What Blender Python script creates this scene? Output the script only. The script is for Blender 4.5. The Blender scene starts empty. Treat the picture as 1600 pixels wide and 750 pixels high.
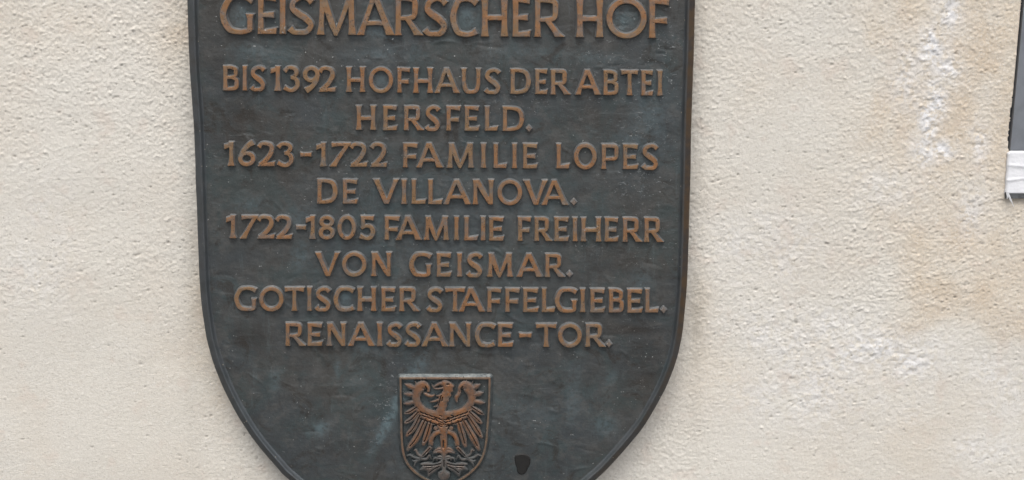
import bpy, math, random
import numpy as np
from mathutils import Matrix, Vector

random.seed(7)
rng = np.random.default_rng(11)
scene = bpy.context.scene
R = math.radians

# ------------------------------------------------------------------ camera
THETA, ROLL, FPX = R(13.0), R(0.5), 2200.0
PXM = 0.00076                       # metres covered by one photo pixel on the wall
DIST = FPX * PXM
cam_pos = np.array([0.0, -DIST * math.cos(THETA), DIST * math.sin(THETA)])
cam_data = bpy.data.cameras.new("camera")
cam_data.lens = FPX / 1600 * 36
cam_data.sensor_width = 36
cam_data.clip_start = 0.05
cam_data.clip_end = 200
cam = bpy.data.objects.new("camera", cam_data)
scene.collection.objects.link(cam)
rot = Matrix.Rotation(R(90) - THETA, 4, 'X') @ Matrix.Rotation(ROLL, 4, 'Z')
cam.matrix_world = Matrix.Translation(cam_pos.tolist()) @ rot
scene.camera = cam
RM = np.array(rot.to_3x3())

# ------------------------------------------------------------------ light
SUN_EL, SUN_ROT = R(62), R(-24)      # high, a little left of the viewer's back
world = bpy.data.worlds.new("World")
scene.world = world
world.use_nodes = True
wn, wl = world.node_tree.nodes, world.node_tree.links
wn.clear()
sky = wn.new("ShaderNodeTexSky")
sky.sky_type = 'NISHITA'
sky.sun_disc = False
sky.sun_elevation = SUN_EL
sky.sun_rotation = R(180) + SUN_ROT
sky.dust_density = 4.0
sky.air_density = 1.0
hs_ = wn.new("ShaderNodeHueSaturation")
hs_.inputs["Saturation"].default_value = 0.30
bg = wn.new("ShaderNodeBackground")
bg.inputs["Strength"].default_value = 0.13
wo = wn.new("ShaderNodeOutputWorld")
wl.new(sky.outputs[0], hs_.inputs["Color"])
wl.new(hs_.outputs[0], bg.inputs[0])
wl.new(bg.outputs[0], wo.inputs[0])
sd = bpy.data.lights.new("sun", 'SUN')
sd.energy = 1.4
sd.angle = R(26)
sd.color = (1.0, 0.95, 0.88)
sun = bpy.data.objects.new("sun", sd)
scene.collection.objects.link(sun)
dirv = Vector((math.sin(SUN_ROT) * math.cos(SUN_EL), -math.cos(SUN_ROT) * math.cos(SUN_EL), math.sin(SUN_EL)))
sun.rotation_euler = dirv.to_track_quat('Z', 'Y').to_euler()
scene.view_settings.view_transform = 'Standard'
scene.view_settings.look = 'None'
scene.view_settings.gamma = 1
scene.view_settings.use_curve_mapping = False
scene.view_settings.exposure = 0.55

# ------------------------------------------------------------------ geometry helpers
def W(px, py, y):
    """point of the vertical plane Y = y that the photo shows at px, py"""
    px = np.asarray(px, float); py = np.asarray(py, float)
    c = np.stack([(px - 800) / FPX, (375 - py) / FPX, -np.ones_like(px)], -1)
    d = c @ RM.T
    t = (y - cam_pos[1]) / d[..., 1]
    return cam_pos + d * t[..., None]

def P(xyz):
    """photo pixel of a world point"""
    c = (xyz - cam_pos) @ RM
    return 800 - FPX * c[..., 0] / c[..., 2], 375 + FPX * c[..., 1] / c[..., 2]

def hashgrid(n, m, seed):
    return np.random.default_rng(seed).random((n, m))

def vnoise(x, y, scale, seed):
    """smooth value noise in 0..1"""
    x = np.asarray(x) / scale + 200.37; y = np.asarray(y) / scale + 200.61
    xi = np.floor(x).astype(int); yi = np.floor(y).astype(int)
    fx = x - xi; fy = y - yi
    fx = fx * fx * (3 - 2 * fx); fy = fy * fy * (3 - 2 * fy)
    g = hashgrid(512, 512, seed)
    a = g[xi % 512, yi % 512]; b = g[(xi + 1) % 512, yi % 512]
    c = g[xi % 512, (yi + 1) % 512]; d = g[(xi + 1) % 512, (yi + 1) % 512]
    return (a * (1 - fx) + b * fx) * (1 - fy) + (c * (1 - fx) + d * fx) * fy

def fbm(x, y, scale, seed, octv=4):
    s = 0; a = 0.5; t = 0
    for k in range(octv):
        s = s + a * vnoise(x, y, scale / 2 ** k, seed + k); t += a; a *= 0.55
    return s / t

def sstep(a, b, x):
    t = np.clip((x - a) / (b - a), 0, 1)
    return t * t * (3 - 2 * t)

def mesh_from(name, verts, faces, attrs=None, smooth=True):
    me = bpy.data.meshes.new(name)
    verts = np.ascontiguousarray(verts, np.float32); faces = np.ascontiguousarray(faces, np.int32)
    k = faces.shape[1]
    me.vertices.add(len(verts)); me.vertices.foreach_set("co", verts.ravel())
    me.loops.add(faces.size); me.loops.foreach_set("vertex_index", faces.ravel())
    me.polygons.add(len(faces))
    me.polygons.foreach_set("loop_start", np.arange(0, faces.size, k, dtype=np.int32))
    me.polygons.foreach_set("loop_total", np.full(len(faces), k, dtype=np.int32))
    me.update(calc_edges=True)
    me.polygons.foreach_set("use_smooth", np.full(len(faces), smooth))
    for nm, val in (attrs or {}).items():
        at = me.attributes.new(nm, 'FLOAT', 'POINT')
        at.data.foreach_set("value", np.ascontiguousarray(val, np.float32))
    return me

def link(name, me, mat=None, parent=None, loc=None):
    o = bpy.data.objects.new(name, me)
    scene.collection.objects.link(o)
    if mat is not None and me is not None: me.materials.append(mat)
    if parent is not None: o.parent = parent
    if loc is not None: o.location = [float(v) for v in loc]
    return o

def tag(o, label, cat, group=None):
    o["label"] = label; o["category"] = cat
    if group: o["group"] = group
    return o

# ------------------------------------------------------------------ signed distance drawing
def sd_poly(X, Y, V):
    V = np.asarray(V, float)
    d2 = np.full(X.shape, 1e9); wind = np.zeros(X.shape, int)
    n = len(V)
    for i in range(n):
        ax, ay = V[i]; bx, by = V[(i + 1) % n]
        ex, ey = bx - ax, by - ay
        L = ex * ex + ey * ey
        if L < 1e-12: continue
        wx, wy = X - ax, Y - ay
        t = np.clip((wx * ex + wy * ey) / L, 0, 1)
        d2 = np.minimum(d2, (wx - t * ex) ** 2 + (wy - t * ey) ** 2)
        cr = ex * wy - ey * wx
        up = (ay <= Y) & (by > Y) & (cr > 0)
        dn = (ay > Y) & (by <= Y) & (cr < 0)
        wind += up.astype(int) - dn.astype(int)
    d = np.sqrt(d2)
    return np.where(wind != 0, -d, d)

def spline(pts, n=8, closed=False):
    p = np.asarray(pts, float)
    m = len(p)
    out = []
    rngi = range(m if closed else m - 1)
    for i in rngi:
        if closed:
            a, b, c, d = p[(i - 1) % m], p[i], p[(i + 1) % m], p[(i + 2) % m]
        else:
            b, c = p[i], p[i + 1]
            a = p[i - 1] if i > 0 else 2 * b - c
            d = p[i + 2] if i + 2 < m else 2 * c - b
        for t in np.arange(n) / n:
            out.append(0.5 * ((2 * b) + (-a + c) * t + (2 * a - 5 * b + 4 * c - d) * t * t + (-a + 3 * b - 3 * c + d) * t ** 3))
    if not closed: out.append(p[-1])
    return np.array(out)

def stroke_poly(pts, widths, n=6):
    """outline of a stroke of varying width along a smooth line"""
    q = spline([(p[0], p[1], w) for p, w in zip(pts, widths)], n)
    c = q[:, :2]; w = q[:, 2:3] / 2
    t = np.gradient(c, axis=0)
    t /= np.linalg.norm(t, axis=1, keepdims=True) + 1e-9
    nrm = np.stack([-t[:, 1], t[:, 0]], 1)
    return np.concatenate([c + nrm * w, (c - nrm * w)[::-1]])

def prof(t, w0, wm, w1, e=2.6):
    return np.where(t < .5, wm + (w0 - wm) * np.abs(1 - 2 * t) ** e, wm + (w1 - wm) * np.abs(2 * t - 1) ** e)

class Glyph:
    """primitives in face pixels, x right, y up"""
    def __init__(s): s.p = []
    def hs(s, x0, y0, x1, y1, w0, wm, w1, bias=0.0):
        t = np.linspace(0, 1, 11); w = prof(t, w0, wm, w1)
        x = x0 + (x1 - x0) * t + bias * (w - wm) / 2; y = y0 + (y1 - y0) * t
        s.p.append(('poly', np.concatenate([np.stack([x - w / 2, y], 1), np.stack([x + w / 2, y], 1)[::-1]])))
    def vs(s, x0, y0, x1, y1, w0, w1, bias=0.0, slant=0.0):
        t = np.linspace(0, 1, 9); w = w0 + (w1 - w0) * t ** 2.2
        x = x0 + (x1 - x0) * t; y = y0 + (y1 - y0) * t + bias * (w - w0) / 2
        sl = slant * t ** 3
        s.p.append(('poly', np.concatenate([np.stack([x + sl, y + w / 2], 1), np.stack([x - sl, y - w / 2], 1)[::-1]])))
    def cv(s, pts, ws, n=6): s.p.append(('poly', stroke_poly(pts, ws, n)))
    def ring(s, cx, cy, rx, ry, wx, wy, cxi=None):
        a = np.linspace(0, 2 * math.pi, 49)[:-1]
        o = np.stack([cx + rx * np.cos(a), cy + ry * np.sin(a)], 1)
        i = np.stack([(cxi or cx) + (rx - wx) * np.cos(a), cy + (ry - wy) * np.sin(a)], 1)
        s.p.append(('ring', o, i))
    def poly(s, v): s.p.append(('poly', np.array(v, float)))
    def sdf(s, X, Y):
        r = np.full(X.shape, 1e9)
        for q in s.p:
            if q[0] == 'poly': d = sd_poly(X, Y, q[1])
            else: d = np.maximum(sd_poly(X, Y, q[1]), -sd_poly(X, Y, q[2]))
            r = np.minimum(r, d)
        return r

def glyph(ch, w, h, s):
    g = Glyph(); e = s * 1.5; a = s * 0.82; ae = a * 1.45
    J = lambda v: v * (1 + random.uniform(-.05, .05))
    s = J(s); e = J(e)
    if ch == 'I':
        g.hs(w/2, 0, w/2, h, w, s, w)
    elif ch == 'H':
        g.hs(e/2, 0, e/2, h, e, s, e); g.hs(w-e/2, 0, w-e/2, h, e, s, e)
        g.vs(e/2, h*.475, w/2, h*.47, a*1.15, a*.92); g.vs(w-e/2, h*.475, w/2-.1, h*.47, a*1.15, a*.92)
    elif ch in 'EFL':
        g.hs(s*.62, 0, s*.62, h, s*1.25 if ch == 'F' else s*1.2, s, s*1.2)
        if ch in 'EL': g.vs(s*.5, a/2, w, a/2, a, ae, bias=1, slant=.7)
        if ch in 'EF':
            g.vs(s*.5, h-a/2, w*.985, h-a/2-.4, a, ae, bias=-1, slant=.5)
            my = .49 if ch == 'E' else .44
            g.vs(s*.5, h*my, w*(.86 if ch == 'E' else .88), h*my, a*.95, ae*.95)
    elif ch == 'T':
        g.vs(w/2, h-a/2, w, h-a/2, a, ae, bias=-1, slant=.5); g.vs(w/2+.2, h-a/2, 0, h-a/2, a, ae, bias=-1, slant=-.3)
        g.hs(w/2, 0, w/2, h-1, e, s, s*1.1)
    elif ch == 'D':
        g.hs(s*.6, 0, s*.6, h, s*1.3, s, s*1.3)
        g.cv([(s*.5, h-a/2), (w*.42, h-a/2-.2), (w*.76, h*.84), (w-s*.6, h*.5), (w*.76, h*.165), (w*.42, a/2+.1), (s*.5, a/2)],
             [a, a, s*1.05, s*1.2, s*1.05, a, a])
    elif ch == 'B':
        g.hs(s*.6, 0, s*.6, h, s*1.25, s, s*1.25)
        w2 = w*.93
        g.cv([(s*.5, h-a/2), (w2*.5, h-a/2), (w2*.86, h*.86), (w2-s*.5, h*.745), (w2*.84, h*.60), (w2*.5, h*.53), (s*.5, h*.53)], [a, a, a*1.1, s, a, a*.9, a*.9], 5)
        g.cv([(s*.5, h*.53), (w*.5, h*.53), (w*.84, h*.44), (w-s*.55, h*.27), (w*.82, h*.11), (w*.5, a/2), (s*.5, a/2)], [a*.9, a*.9, a*1.1, s*1.1, s, a, a], 5)
    elif ch in 'PR':
        g.hs(s*.66, 0, s*.66, h, s*1.35, s, s*1.2)
        wb = w*(.9 if ch == 'P' else .80)
        if ch == 'P': wb = w
        lo = .40 if ch == 'P' else .44
        g.cv([(s*.5, h-a/2), (wb*.5, h-a/2), (wb*.85, h*.90), (wb-s*.5, h*.5*(1+lo)+.2), (wb*.84, h*(lo+.05)), (wb*.5, h*lo), (s*.5, h*lo)], [a, a, s, s*1.1, s*.95, a*.85, a*.85], 5)
        if ch == 'R':
            g.hs(w-e*.62, 0, w*.40, h*.47, e*1.25, s*1.25, s*1.15, bias=.25)
    elif ch == 'A':
        ap = w*.47
        g.hs(e*.46, 0, ap-s*.12, h, e*.95, s*.98, s*1.05, bias=.1)
        g.hs(w-e*.56, 0, ap+s*.12, h, e*1.15, s*1.25, s*1.1, bias=.1)
        g.vs(w*.22, h*.30, w*.5, h*.305, a, a*.85); g.vs(w*.76, h*.30, w*.5-.1, h*.305, a, a*.85)
    elif ch == 'V':
        ap = w*.53
        g.hs(ap-s*.1, 0, e*.55, h, s*1.05, s*1.2, e*1.1, bias=.1)
        g.hs(ap+s*.1, 0, w-e*.48, h, s*.9, s*.9, e*.95, bias=.1)
    elif ch == 'M':
        g.hs(e*.5, 0, e*.5+w*.055, h, e, s*.9, s*1.3)
        g.hs(w-e*.5, 0, w-e*.5-w*.03, h, e, s*1.05, s*1.35)
        mx = w*.485
        g.hs(mx, -h*.03, e*.62+w*.03, h, s*.5, s*1.2, s*1.35)
        g.hs(mx, -h*.03, w-e*.6-w*.03, h, s*.5, s*.9, s*1.2)
    elif ch == 'N':
        g.hs(e*.5, 0, e*.5, h, e, s*.88, e*.9); g.hs(w-e*.5, 0, w-e*.5, h, s*.9, s*.88, e)
        g.hs(w-s*.85, -.2, s*1.0, h, s*.95, s*1.4, s*1.5)
    elif ch == 'U':
        g.cv([(e*.5, h), (e*.5, h*.6), (e*.55, h*.36), (w*.26, h*.11), (w*.5, a*.48), (w*.76, h*.12), (w-e*.55, h*.38), (w-e*.5, h*.6), (w-e*.5, h)],
             [s, s, s*1.05, s*1.1, a*1.05, s, s, s, s])
        g.hs(e*.5, h*.5, e*.5, h, s, s, e); g.hs(w-e*.5, h*.5, w-e*.5, h, s, s, e)
    elif ch in 'O0':
        g.ring(w/2, h/2, w/2, h/2+.6, s*1.12, s*.92)
    elif ch in 'CG':
        xr = w*.97
        pts = [(xr, h*.845), (w*.80, h*.925), (w*.56, h-a*.42), (w*.27, h*.88), (s*.58, h*.5), (w*.25, h*.13), (w*.55, a*.40), (w*.80, h*.065)]
        ws = [a*1.5, a*1.15, a, s*1.08, s*1.2, s*1.1, a*1.05, a*1.05]
        if ch == 'C': pts += [(xr*.985, h*.125)]; ws += [a*1.45]
        else: pts += [(w-s*.62, h*.12)]; ws += [a*1.2]
        g.cv(pts, ws)
        if ch == 'G':
            g.hs(w-s*.75, h*.10, w-s*.75, h*.50, s*1.05, s, e*1.02)
    elif ch == 'S':
        g.cv([(w*.93, h*.83), (w*.76, h*.925), (w*.52, h-a*.45), (w*.22, h*.86), (w*.15, h*.68), (w*.40, h*.53), (w*.68, h*.41), (w-s*.58, h*.24), (w*.72, h*.07), (w*.42, a*.42), (w*.20, h*.06), (w*.05, h*.15)],
             [a*1.4, a*1.1, a, s, s*1.1, s*1.25, s*1.25, s*1.1, s, a, a*1.1, a*1.5])
    elif ch == '1':
        x = w - e*.62
        g.hs(x, 0, x, h, e*1.2, s, s*1.35, bias=-.15)
        g.vs(x+s*.3, h*.915, 0, h*.80, a*1.35, a*1.55)
    elif ch == '2':
        g.cv([(w*.05, h*.80), (w*.20, h*.925), (w*.46, h-a*.4), (w*.76, h*.87), (w*.83, h*.66), (w*.66, h*.41), (w*.40, h*.20), (w*.14, a*.4)],
             [a*1.4, a*1.1, a, s, s*1.2, s*1.15, s*1.1, s*1.1])
        g.vs(w*.05, a/2, w, a/2, a, ae, bias=1, slant=.6)
        g.poly([(0, 0), (w*.3, 0), (w*.4, h*.16), (w*.2, h*.14)])
    elif ch == '3':
        g.cv([(w*.07, h*.80), (w*.25, h*.92), (w*.5, h-a*.4), (w*.78, h*.88), (w*.83, h*.74), (w*.70, h*.61), (w*.48, h*.55)],
             [a*1.4, a*1.1, a, s, s*1.1, a*1.1, a*.9], 5)
        g.cv([(w*.48, h*.545), (w*.72, h*.52), (w*.89, h*.38), (w*.88, h*.20), (w*.66, h*.05), (w*.38, a*.3), (w*.05, h*.14)],
             [a*.9, s*.95, s*1.15, s*1.15, s, a*1.05, a*1.3], 5)
    elif ch == '5':
        g.hs(w*.24, h*.5, w*.22, h, s*.95, s, s*1.15); g.vs(w*.15, h-a/2, w*.93, h-a/2, a, ae, bias=-1, slant=.5)
        g.cv([(w*.12, h*.47), (w*.40, h*.57), (w*.70, h*.56), (w*.88, h*.40), (w*.87, h*.22), (w*.66, h*.05), (w*.40, a*.35), (w*.04, h*.13)],
             [a*.8, a, s, s*1.15, s*1.15, s, a*1.05, a*1.5], 5)
    elif ch == '6':
        g.ring(w*.5, h*.295, w*.5, h*.31, s*1.12, s*.95)
        g.cv([(w*.88, h*1.0), (w*.58, h*.86), (w*.28, h*.60), (w*.11, h*.32)], [a*1.9, s*1.2, s*1.15, s*.9])
    elif ch == '9':
        g.ring(w*.52, h*.69, w*.48, h*.32, s*1.12, s*.95)
        g.cv([(w*.92, h*.66), (w*.80, h*.42), (w*.55, h*.18), (w*.22, h*.02)], [s*.9, s*1.15, s*1.2, a*1.9])
    elif ch == '7':
        g.vs(w*.5, h-a/2, w*.12, h-a/2, a, ae, bias=-1); g.vs(w*.45, h-a/2, w, h-a/2, a, a*.9)
        g.hs(e*.75, 0, w-s*.75, h-a*.3, e*1.3, s*1.15, s*1.3)
    elif ch == '8':
        g.ring(w*.5, h*.755, w*.45, h*.255, s*1.1, s*.85); g.ring(w*.5, h*.275, w*.5, h*.29, s*1.15, s*.9)
    elif ch == '-':
        g.vs(w/2, h/2, w, h/2, h*.88, h*1.25, slant=.3); g.vs(w/2+.1, h/2, 0, h/2, h*.88, h*1.25, slant=-.3)
    elif ch == '.':
        k = .12
        g.poly([(w/2, 0), (w*(.62+k), h*(.38-k)), (w, h/2), (w*(.62+k), h*(.62+k)), (w/2, h), (w*(.38-k), h*(.62+k)), (0, h/2), (w*(.38-k), h*(.38-k))])
    return g

def relief(name, sdf_fn, x0, x1, y0, y1, pitch, b, hgt, yplate, mat, parent, origin_px, extra=None, jit=.20, seed=0, bo=None, dome=0.0):
    """raised metal relief: x0..y1 in photo pixels, hgt in metres, b = draft in pixels"""
    m = b + 2 * pitch
    xs = np.arange(x0 - m, x1 + m + pitch, pitch); ys = np.arange(y0 - m, y1 + m + pitch, pitch)
    X, Y = np.meshgrid(xs, ys)
    S = sdf_fn(X, Y) + (fbm(X, Y, 9, 50 + seed, 2) - .5) * 2 * jit
    gy, gx = np.gradient(S, pitch)
    gl = np.sqrt(gx ** 2 + gy ** 2) + 1e-6
    gx, gy = gx / gl, gy / gl
    Xn, Yn = X.copy(), Y.copy(); Sn = S.copy()
    for L in (0.0, b):
        k = np.abs(S - L) < .48 * pitch
        Xn = np.where(k, X - gx * (S - L), Xn); Yn = np.where(k, Y - gy * (S - L), Yn); Sn = np.where(k, L, Sn)
    k = (S > b) & (S < b + 1.6 * pitch)
    Xn = np.where(k, X - gx * (S - b), Xn); Yn = np.where(k, Y - gy * (S - b), Yn); Sn = np.where(k, b, Sn)
    t = np.clip((b - Sn) / b, 0, 1)
    hh = hgt * (t * .97 + .03 * sstep(0, 1.2, -Sn)) + dome * hgt * np.clip(-Sn / 4, 0, 1)
    wear = sstep(.93, 1.0, t)
    if extra is not None: hh, wear = extra(Xn, Yn, Sn, hh, wear)
    hh = hh + (fbm(X, Y, 14, 80 + seed, 2) - .5) * hgt * .10 * t - (t <= 0) * .0004
    pos = W(Xn, Yn, yplate - hgt)
    pos[..., 1] = yplate - hh
    org = W(origin_px[0], origin_px[1], yplate)
    ok = S < b + 1.6 * pitch; inn = S < b
    q_ok = ok[:-1, :-1] & ok[1:, :-1] & ok[:-1, 1:] & ok[1:, 1:]
    q_in = inn[:-1, :-1] | inn[1:, :-1] | inn[:-1, 1:] | inn[1:, 1:]
    q = np.argwhere(q_ok & q_in)
    n = X.shape[1]
    idx = lambda r, c: r * n + c
    F = np.stack([idx(q[:, 0], q[:, 1]), idx(q[:, 0] + 1, q[:, 1]), idx(q[:, 0] + 1, q[:, 1] + 1), idx(q[:, 0], q[:, 1] + 1)], 1)
    used, inv = np.unique(F, return_inverse=True)
    V = (pos.reshape(-1, 3) - org)[used]
    me = mesh_from(name, V, inv.reshape(F.shape), {'wear': wear.ravel()[used]}, smooth=False)
    return link(name, me, mat, parent, org)

# ------------------------------------------------------------------ materials
class NT:
    def __init__(s, name):
        s.m = bpy.data.materials.new(name); s.m.use_nodes = True
        s.n = s.m.node_tree.nodes; s.l = s.m.node_tree.links
        s.bsdf = s.n["Principled BSDF"]
        s.geo = s.n.new("ShaderNodeNewGeometry").outputs["Position"]
    def noise(s, scale, detail=3, rough=.55, vec=None, dist=0.0, out="Fac"):
        k = s.n.new("ShaderNodeTexNoise"); k.inputs["Scale"].default_value = scale
        k.inputs["Detail"].default_value = detail; k.inputs["Roughness"].default_value = rough
        k.inputs["Distortion"].default_value = dist
        s.l.new(vec or s.geo, k.inputs["Vector"]); return k.outputs[out]
    def mapv(s, sc, rot=(0, 0, 0)):
        k = s.n.new("ShaderNodeMapping"); k.inputs["Scale"].default_value = sc; k.inputs["Rotation"].default_value = rot
        s.l.new(s.geo, k.inputs["Vector"]); return k.outputs[0]
    def vor(s, scale, feat='F1', vec=None, out="Distance"):
        k = s.n.new("ShaderNodeTexVoronoi"); k.feature = feat; k.inputs["Scale"].default_value = scale
        s.l.new(vec or s.geo, k.inputs["Vector"]); return k.outputs[out]
    def rng(s, v, a, b, c=0.0, d=1.0):
        k = s.n.new("ShaderNodeMapRange"); k.interpolation_type = 'SMOOTHSTEP'
        for i, x in enumerate((a, b, c, d)): k.inputs[i + 1].default_value = x
        s.l.new(v, k.inputs[0]); return k.outputs[0]
    def math(s, op, a, b):
        k = s.n.new("ShaderNodeMath"); k.operation = op; k.use_clamp = False
        for i, x in enumerate((a, b)):
            if hasattr(x, 'links'): s.l.new(x, k.inputs[i])
            else: k.inputs[i].default_value = x
        return k.outputs[0]
    def mix(s, f, a, b):
        k = s.n.new("ShaderNodeMix"); k.data_type = 'RGBA'
        for i, x in ((0, f), (6, a), (7, b)):
            if hasattr(x, 'links'): s.l.new(x, k.inputs[i])
            elif isinstance(x, tuple): k.inputs[i].default_value = (*x, 1)
            else: k.inputs[i].default_value = x
        return k.outputs[2]
    def attr(s, name):
        k = s.n.new("ShaderNodeAttribute"); k.attribute_name = name; return k.outputs["Fac"]
    def put(s, name, v):
        i = s.bsdf.inputs[name]
        if hasattr(v, 'links'): s.l.new(v, i)
        elif isinstance(v, tuple): i.default_value = (*v, 1)
        else: i.default_value = v
    def bump(s, h, dist, strength=1.0, prev=None):
        k = s.n.new("ShaderNodeBump"); k.inputs["Distance"].default_value = dist; k.inputs["Strength"].default_value = strength
        s.l.new(h, k.inputs["Height"])
        if prev is not None: s.l.new(prev, k.inputs["Normal"])
        s.l.new(k.outputs[0], s.bsdf.inputs["Normal"]); return k.outputs[0]

def bronze_base(t):
    """dark patina colour shared by plate and sides"""
    c = t.mix(t.rng(t.noise(9, 5, .6), .38, .62), (.055, .064, .069), (.068, .067, .063))
    c = t.mix(t.rng(t.noise(17, 6, .7, dist=.8), .45, .62, 0, .55), c, (.050, .078, .082))
    c = t.mix(t.rng(t.noise(60, 5, .75), .48, .66, 0, .6), c, (.105, .104, .10))
    c = t.mix(t.rng(t.noise(26, 6, .75, dist=1.0), .52, .66, 0, .8), c, (.034, .029, .024))
    return c

def make_plate_mat():
    t = NT("patinated_bronze_plate")
    c = bronze_base(t)
    gr = t.noise(900, 2, .6)
    blue = t.math('MULTIPLY', t.attr('blue'), t.rng(t.noise(150, 5, .75), .30, .62))
    c = t.mix(t.math('MINIMUM', t.math('MULTIPLY', blue, 1.5), .9), c, (.13, .185, .205))
    dark = t.math('MULTIPLY', t.attr('dark'), t.rng(t.noise(70, 4, .6), .25, .5))
    c = t.mix(dark, c, (.030, .022, .016))
    # pale streaks brushed sideways
    st = t.rng(t.noise(60, 6, .75, vec=t.mapv((.35, 1, 1.6), (0, .35, 0)), dist=.5), .56, .74, 0, .38)
    c = t.mix(st, c, (.17, .185, .19))
    dr = t.rng(t.noise(40, 6, .8, vec=t.mapv((1.6, 1, .28)), dist=.4), .56, .72, 0, .38)
    c = t.mix(dr, c, (.13, .165, .175))
    dk = t.rng(t.noise(47, 6, .8, vec=t.mapv((1.4, 1, .5)), dist=.6), .55, .70, 0, .5)
    c = t.mix(dk, c, (.045, .042, .040))
    # lime specks
    spk = t.rng(t.noise(240, 5, .8, vec=t.mapv((.65, 1, 1.35), (0, .25, 0)), dist=.8), .575, .64)
    sel = t.rng(t.noise(55, 4, .7), .43, .54)
    spots = t.math('MULTIPLY', t.math('MULTIPLY', spk, sel), t.attr('lime'))
    c = t.mix(spots, c, (.42, .45, .46))
    sp2 = t.rng(t.noise(330, 2, .6, vec=t.mapv((.8, 1, 1.2))), .71, .76)
    sel2 = t.rng(t.noise(31, 2, .5), .42, .55)
    c = t.mix(t.math('MULTIPLY', t.math('MULTIPLY', sp2, sel2), .9), c, (.50, .51, .50))
    c = t.mix(t.rng(gr, .3, .7, 0, .25), c, (.11, .11, .11))
    t.put("Base Color", c)
    t.put("Metallic", .35)
    t.put("Roughness", t.rng(t.noise(40, 4), .3, .7, .34, .56))
    n = t.bump(t.noise(70, 4, .6, vec=t.mapv((.75, 1, 1.2), (0, .3, 0)), dist=.6), .0012, .45)
    n = t.bump(t.noise(260, 4, .65), .0006, .6, n)
    t.bump(spots, .0006, .8, n)
    return t.m

def make_letter_mat(name="worn_bronze_relief", eagle=0):
    t = NT(name)
    pat = t.mix(t.rng(t.noise(140, 4, .6), .4, .65), (.15, .157, .162), (.21, .205, .20))
    cop = t.mix(t.rng(t.noise(28, 4, .6), .36, .66), (.305, .152, .070), (.262, .162, .086))
    if eagle: pat = t.mix(t.rng(t.noise(140, 4, .6), .4, .65), (.072, .084, .088), (.115, .125, .125))
    if eagle == 1: cop = t.mix(t.rng(t.noise(50, 4, .6), .3, .6), (.31, .135, .052), (.25, .115, .055))
    cop = t.mix(t.rng(t.noise(120, 6, .8), .48, .64, 0, .6), cop, (.20, .170, .14))
    cop = t.mix(t.rng(t.noise(75, 4, .6), .58, .74, 0, .7), cop, (.36, .15, .07))
    pit = t.math('MULTIPLY', t.rng(t.vor(420), .26, .12), t.rng(t.noise(65, 3, .6), .44, .56))
    cop = t.mix(pit, cop, (.04, .030, .022))
    cop = t.mix(t.math('MULTIPLY', t.rng(t.noise(380, 3, .8), .55, .64), t.rng(t.noise(33, 3, .6), .45, .6, .15, .8)), cop, (.07, .055, .045))
    w = t.attr('wear')
    w = t.math('MULTIPLY', w, t.rng(t.noise(70, 6, .7), .30, .55, .35, .55 if eagle == 2 else 1))
    c = t.mix(w, pat, cop)
    lime = t.math('MULTIPLY', t.rng(t.noise(230, 3, .7), .62, .70), t.rng(t.noise(16, 2, .5), .55, .66))
    c = t.mix(t.math('MULTIPLY', lime, .3 if eagle else .8), c, (.42, .43, .43))
    t.put("Base Color", c)
    t.put("Metallic", .40)
    t.put("Roughness", t.rng(t.noise(90, 4), .3, .7, .34, .52))
    n = t.bump(t.noise(160, 4, .6), .0008, .55)
    t.bump(pit, -.0008, .9, n)
    return t.m

def make_rim_mat():
    t = NT("bronze_rim")
    c = bronze_base(t)
    c = t.mix(t.rng(t.noise(35, 4, .6), .3, .6, .25, .75), c, (.083, .092, .101))
    br = t.mix(t.rng(t.noise(60, 4, .6), .35, .65), (.090, .060, .036), (.050, .042, .038))
    c = t.mix(t.attr('wear'), c, br)
    c = t.mix(t.math('MULTIPLY', t.rng(t.math('ADD', t.vor(110), t.rng(t.noise(600, 3, .7), .2, .8, -.08, .08)), .11, .04), t.rng(t.noise(30, 2), .48, .55)), c, (.40, .36, .28))
    t.put("Base Color", c); t.put("Metallic", .4)
    t.put("Roughness", t.rng(t.noise(60, 4), .3, .7, .40, .58))
    t.bump(t.noise(120, 4, .6, vec=t.mapv((1, 1, .25))), .0009, .6)
    return t.m

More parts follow.
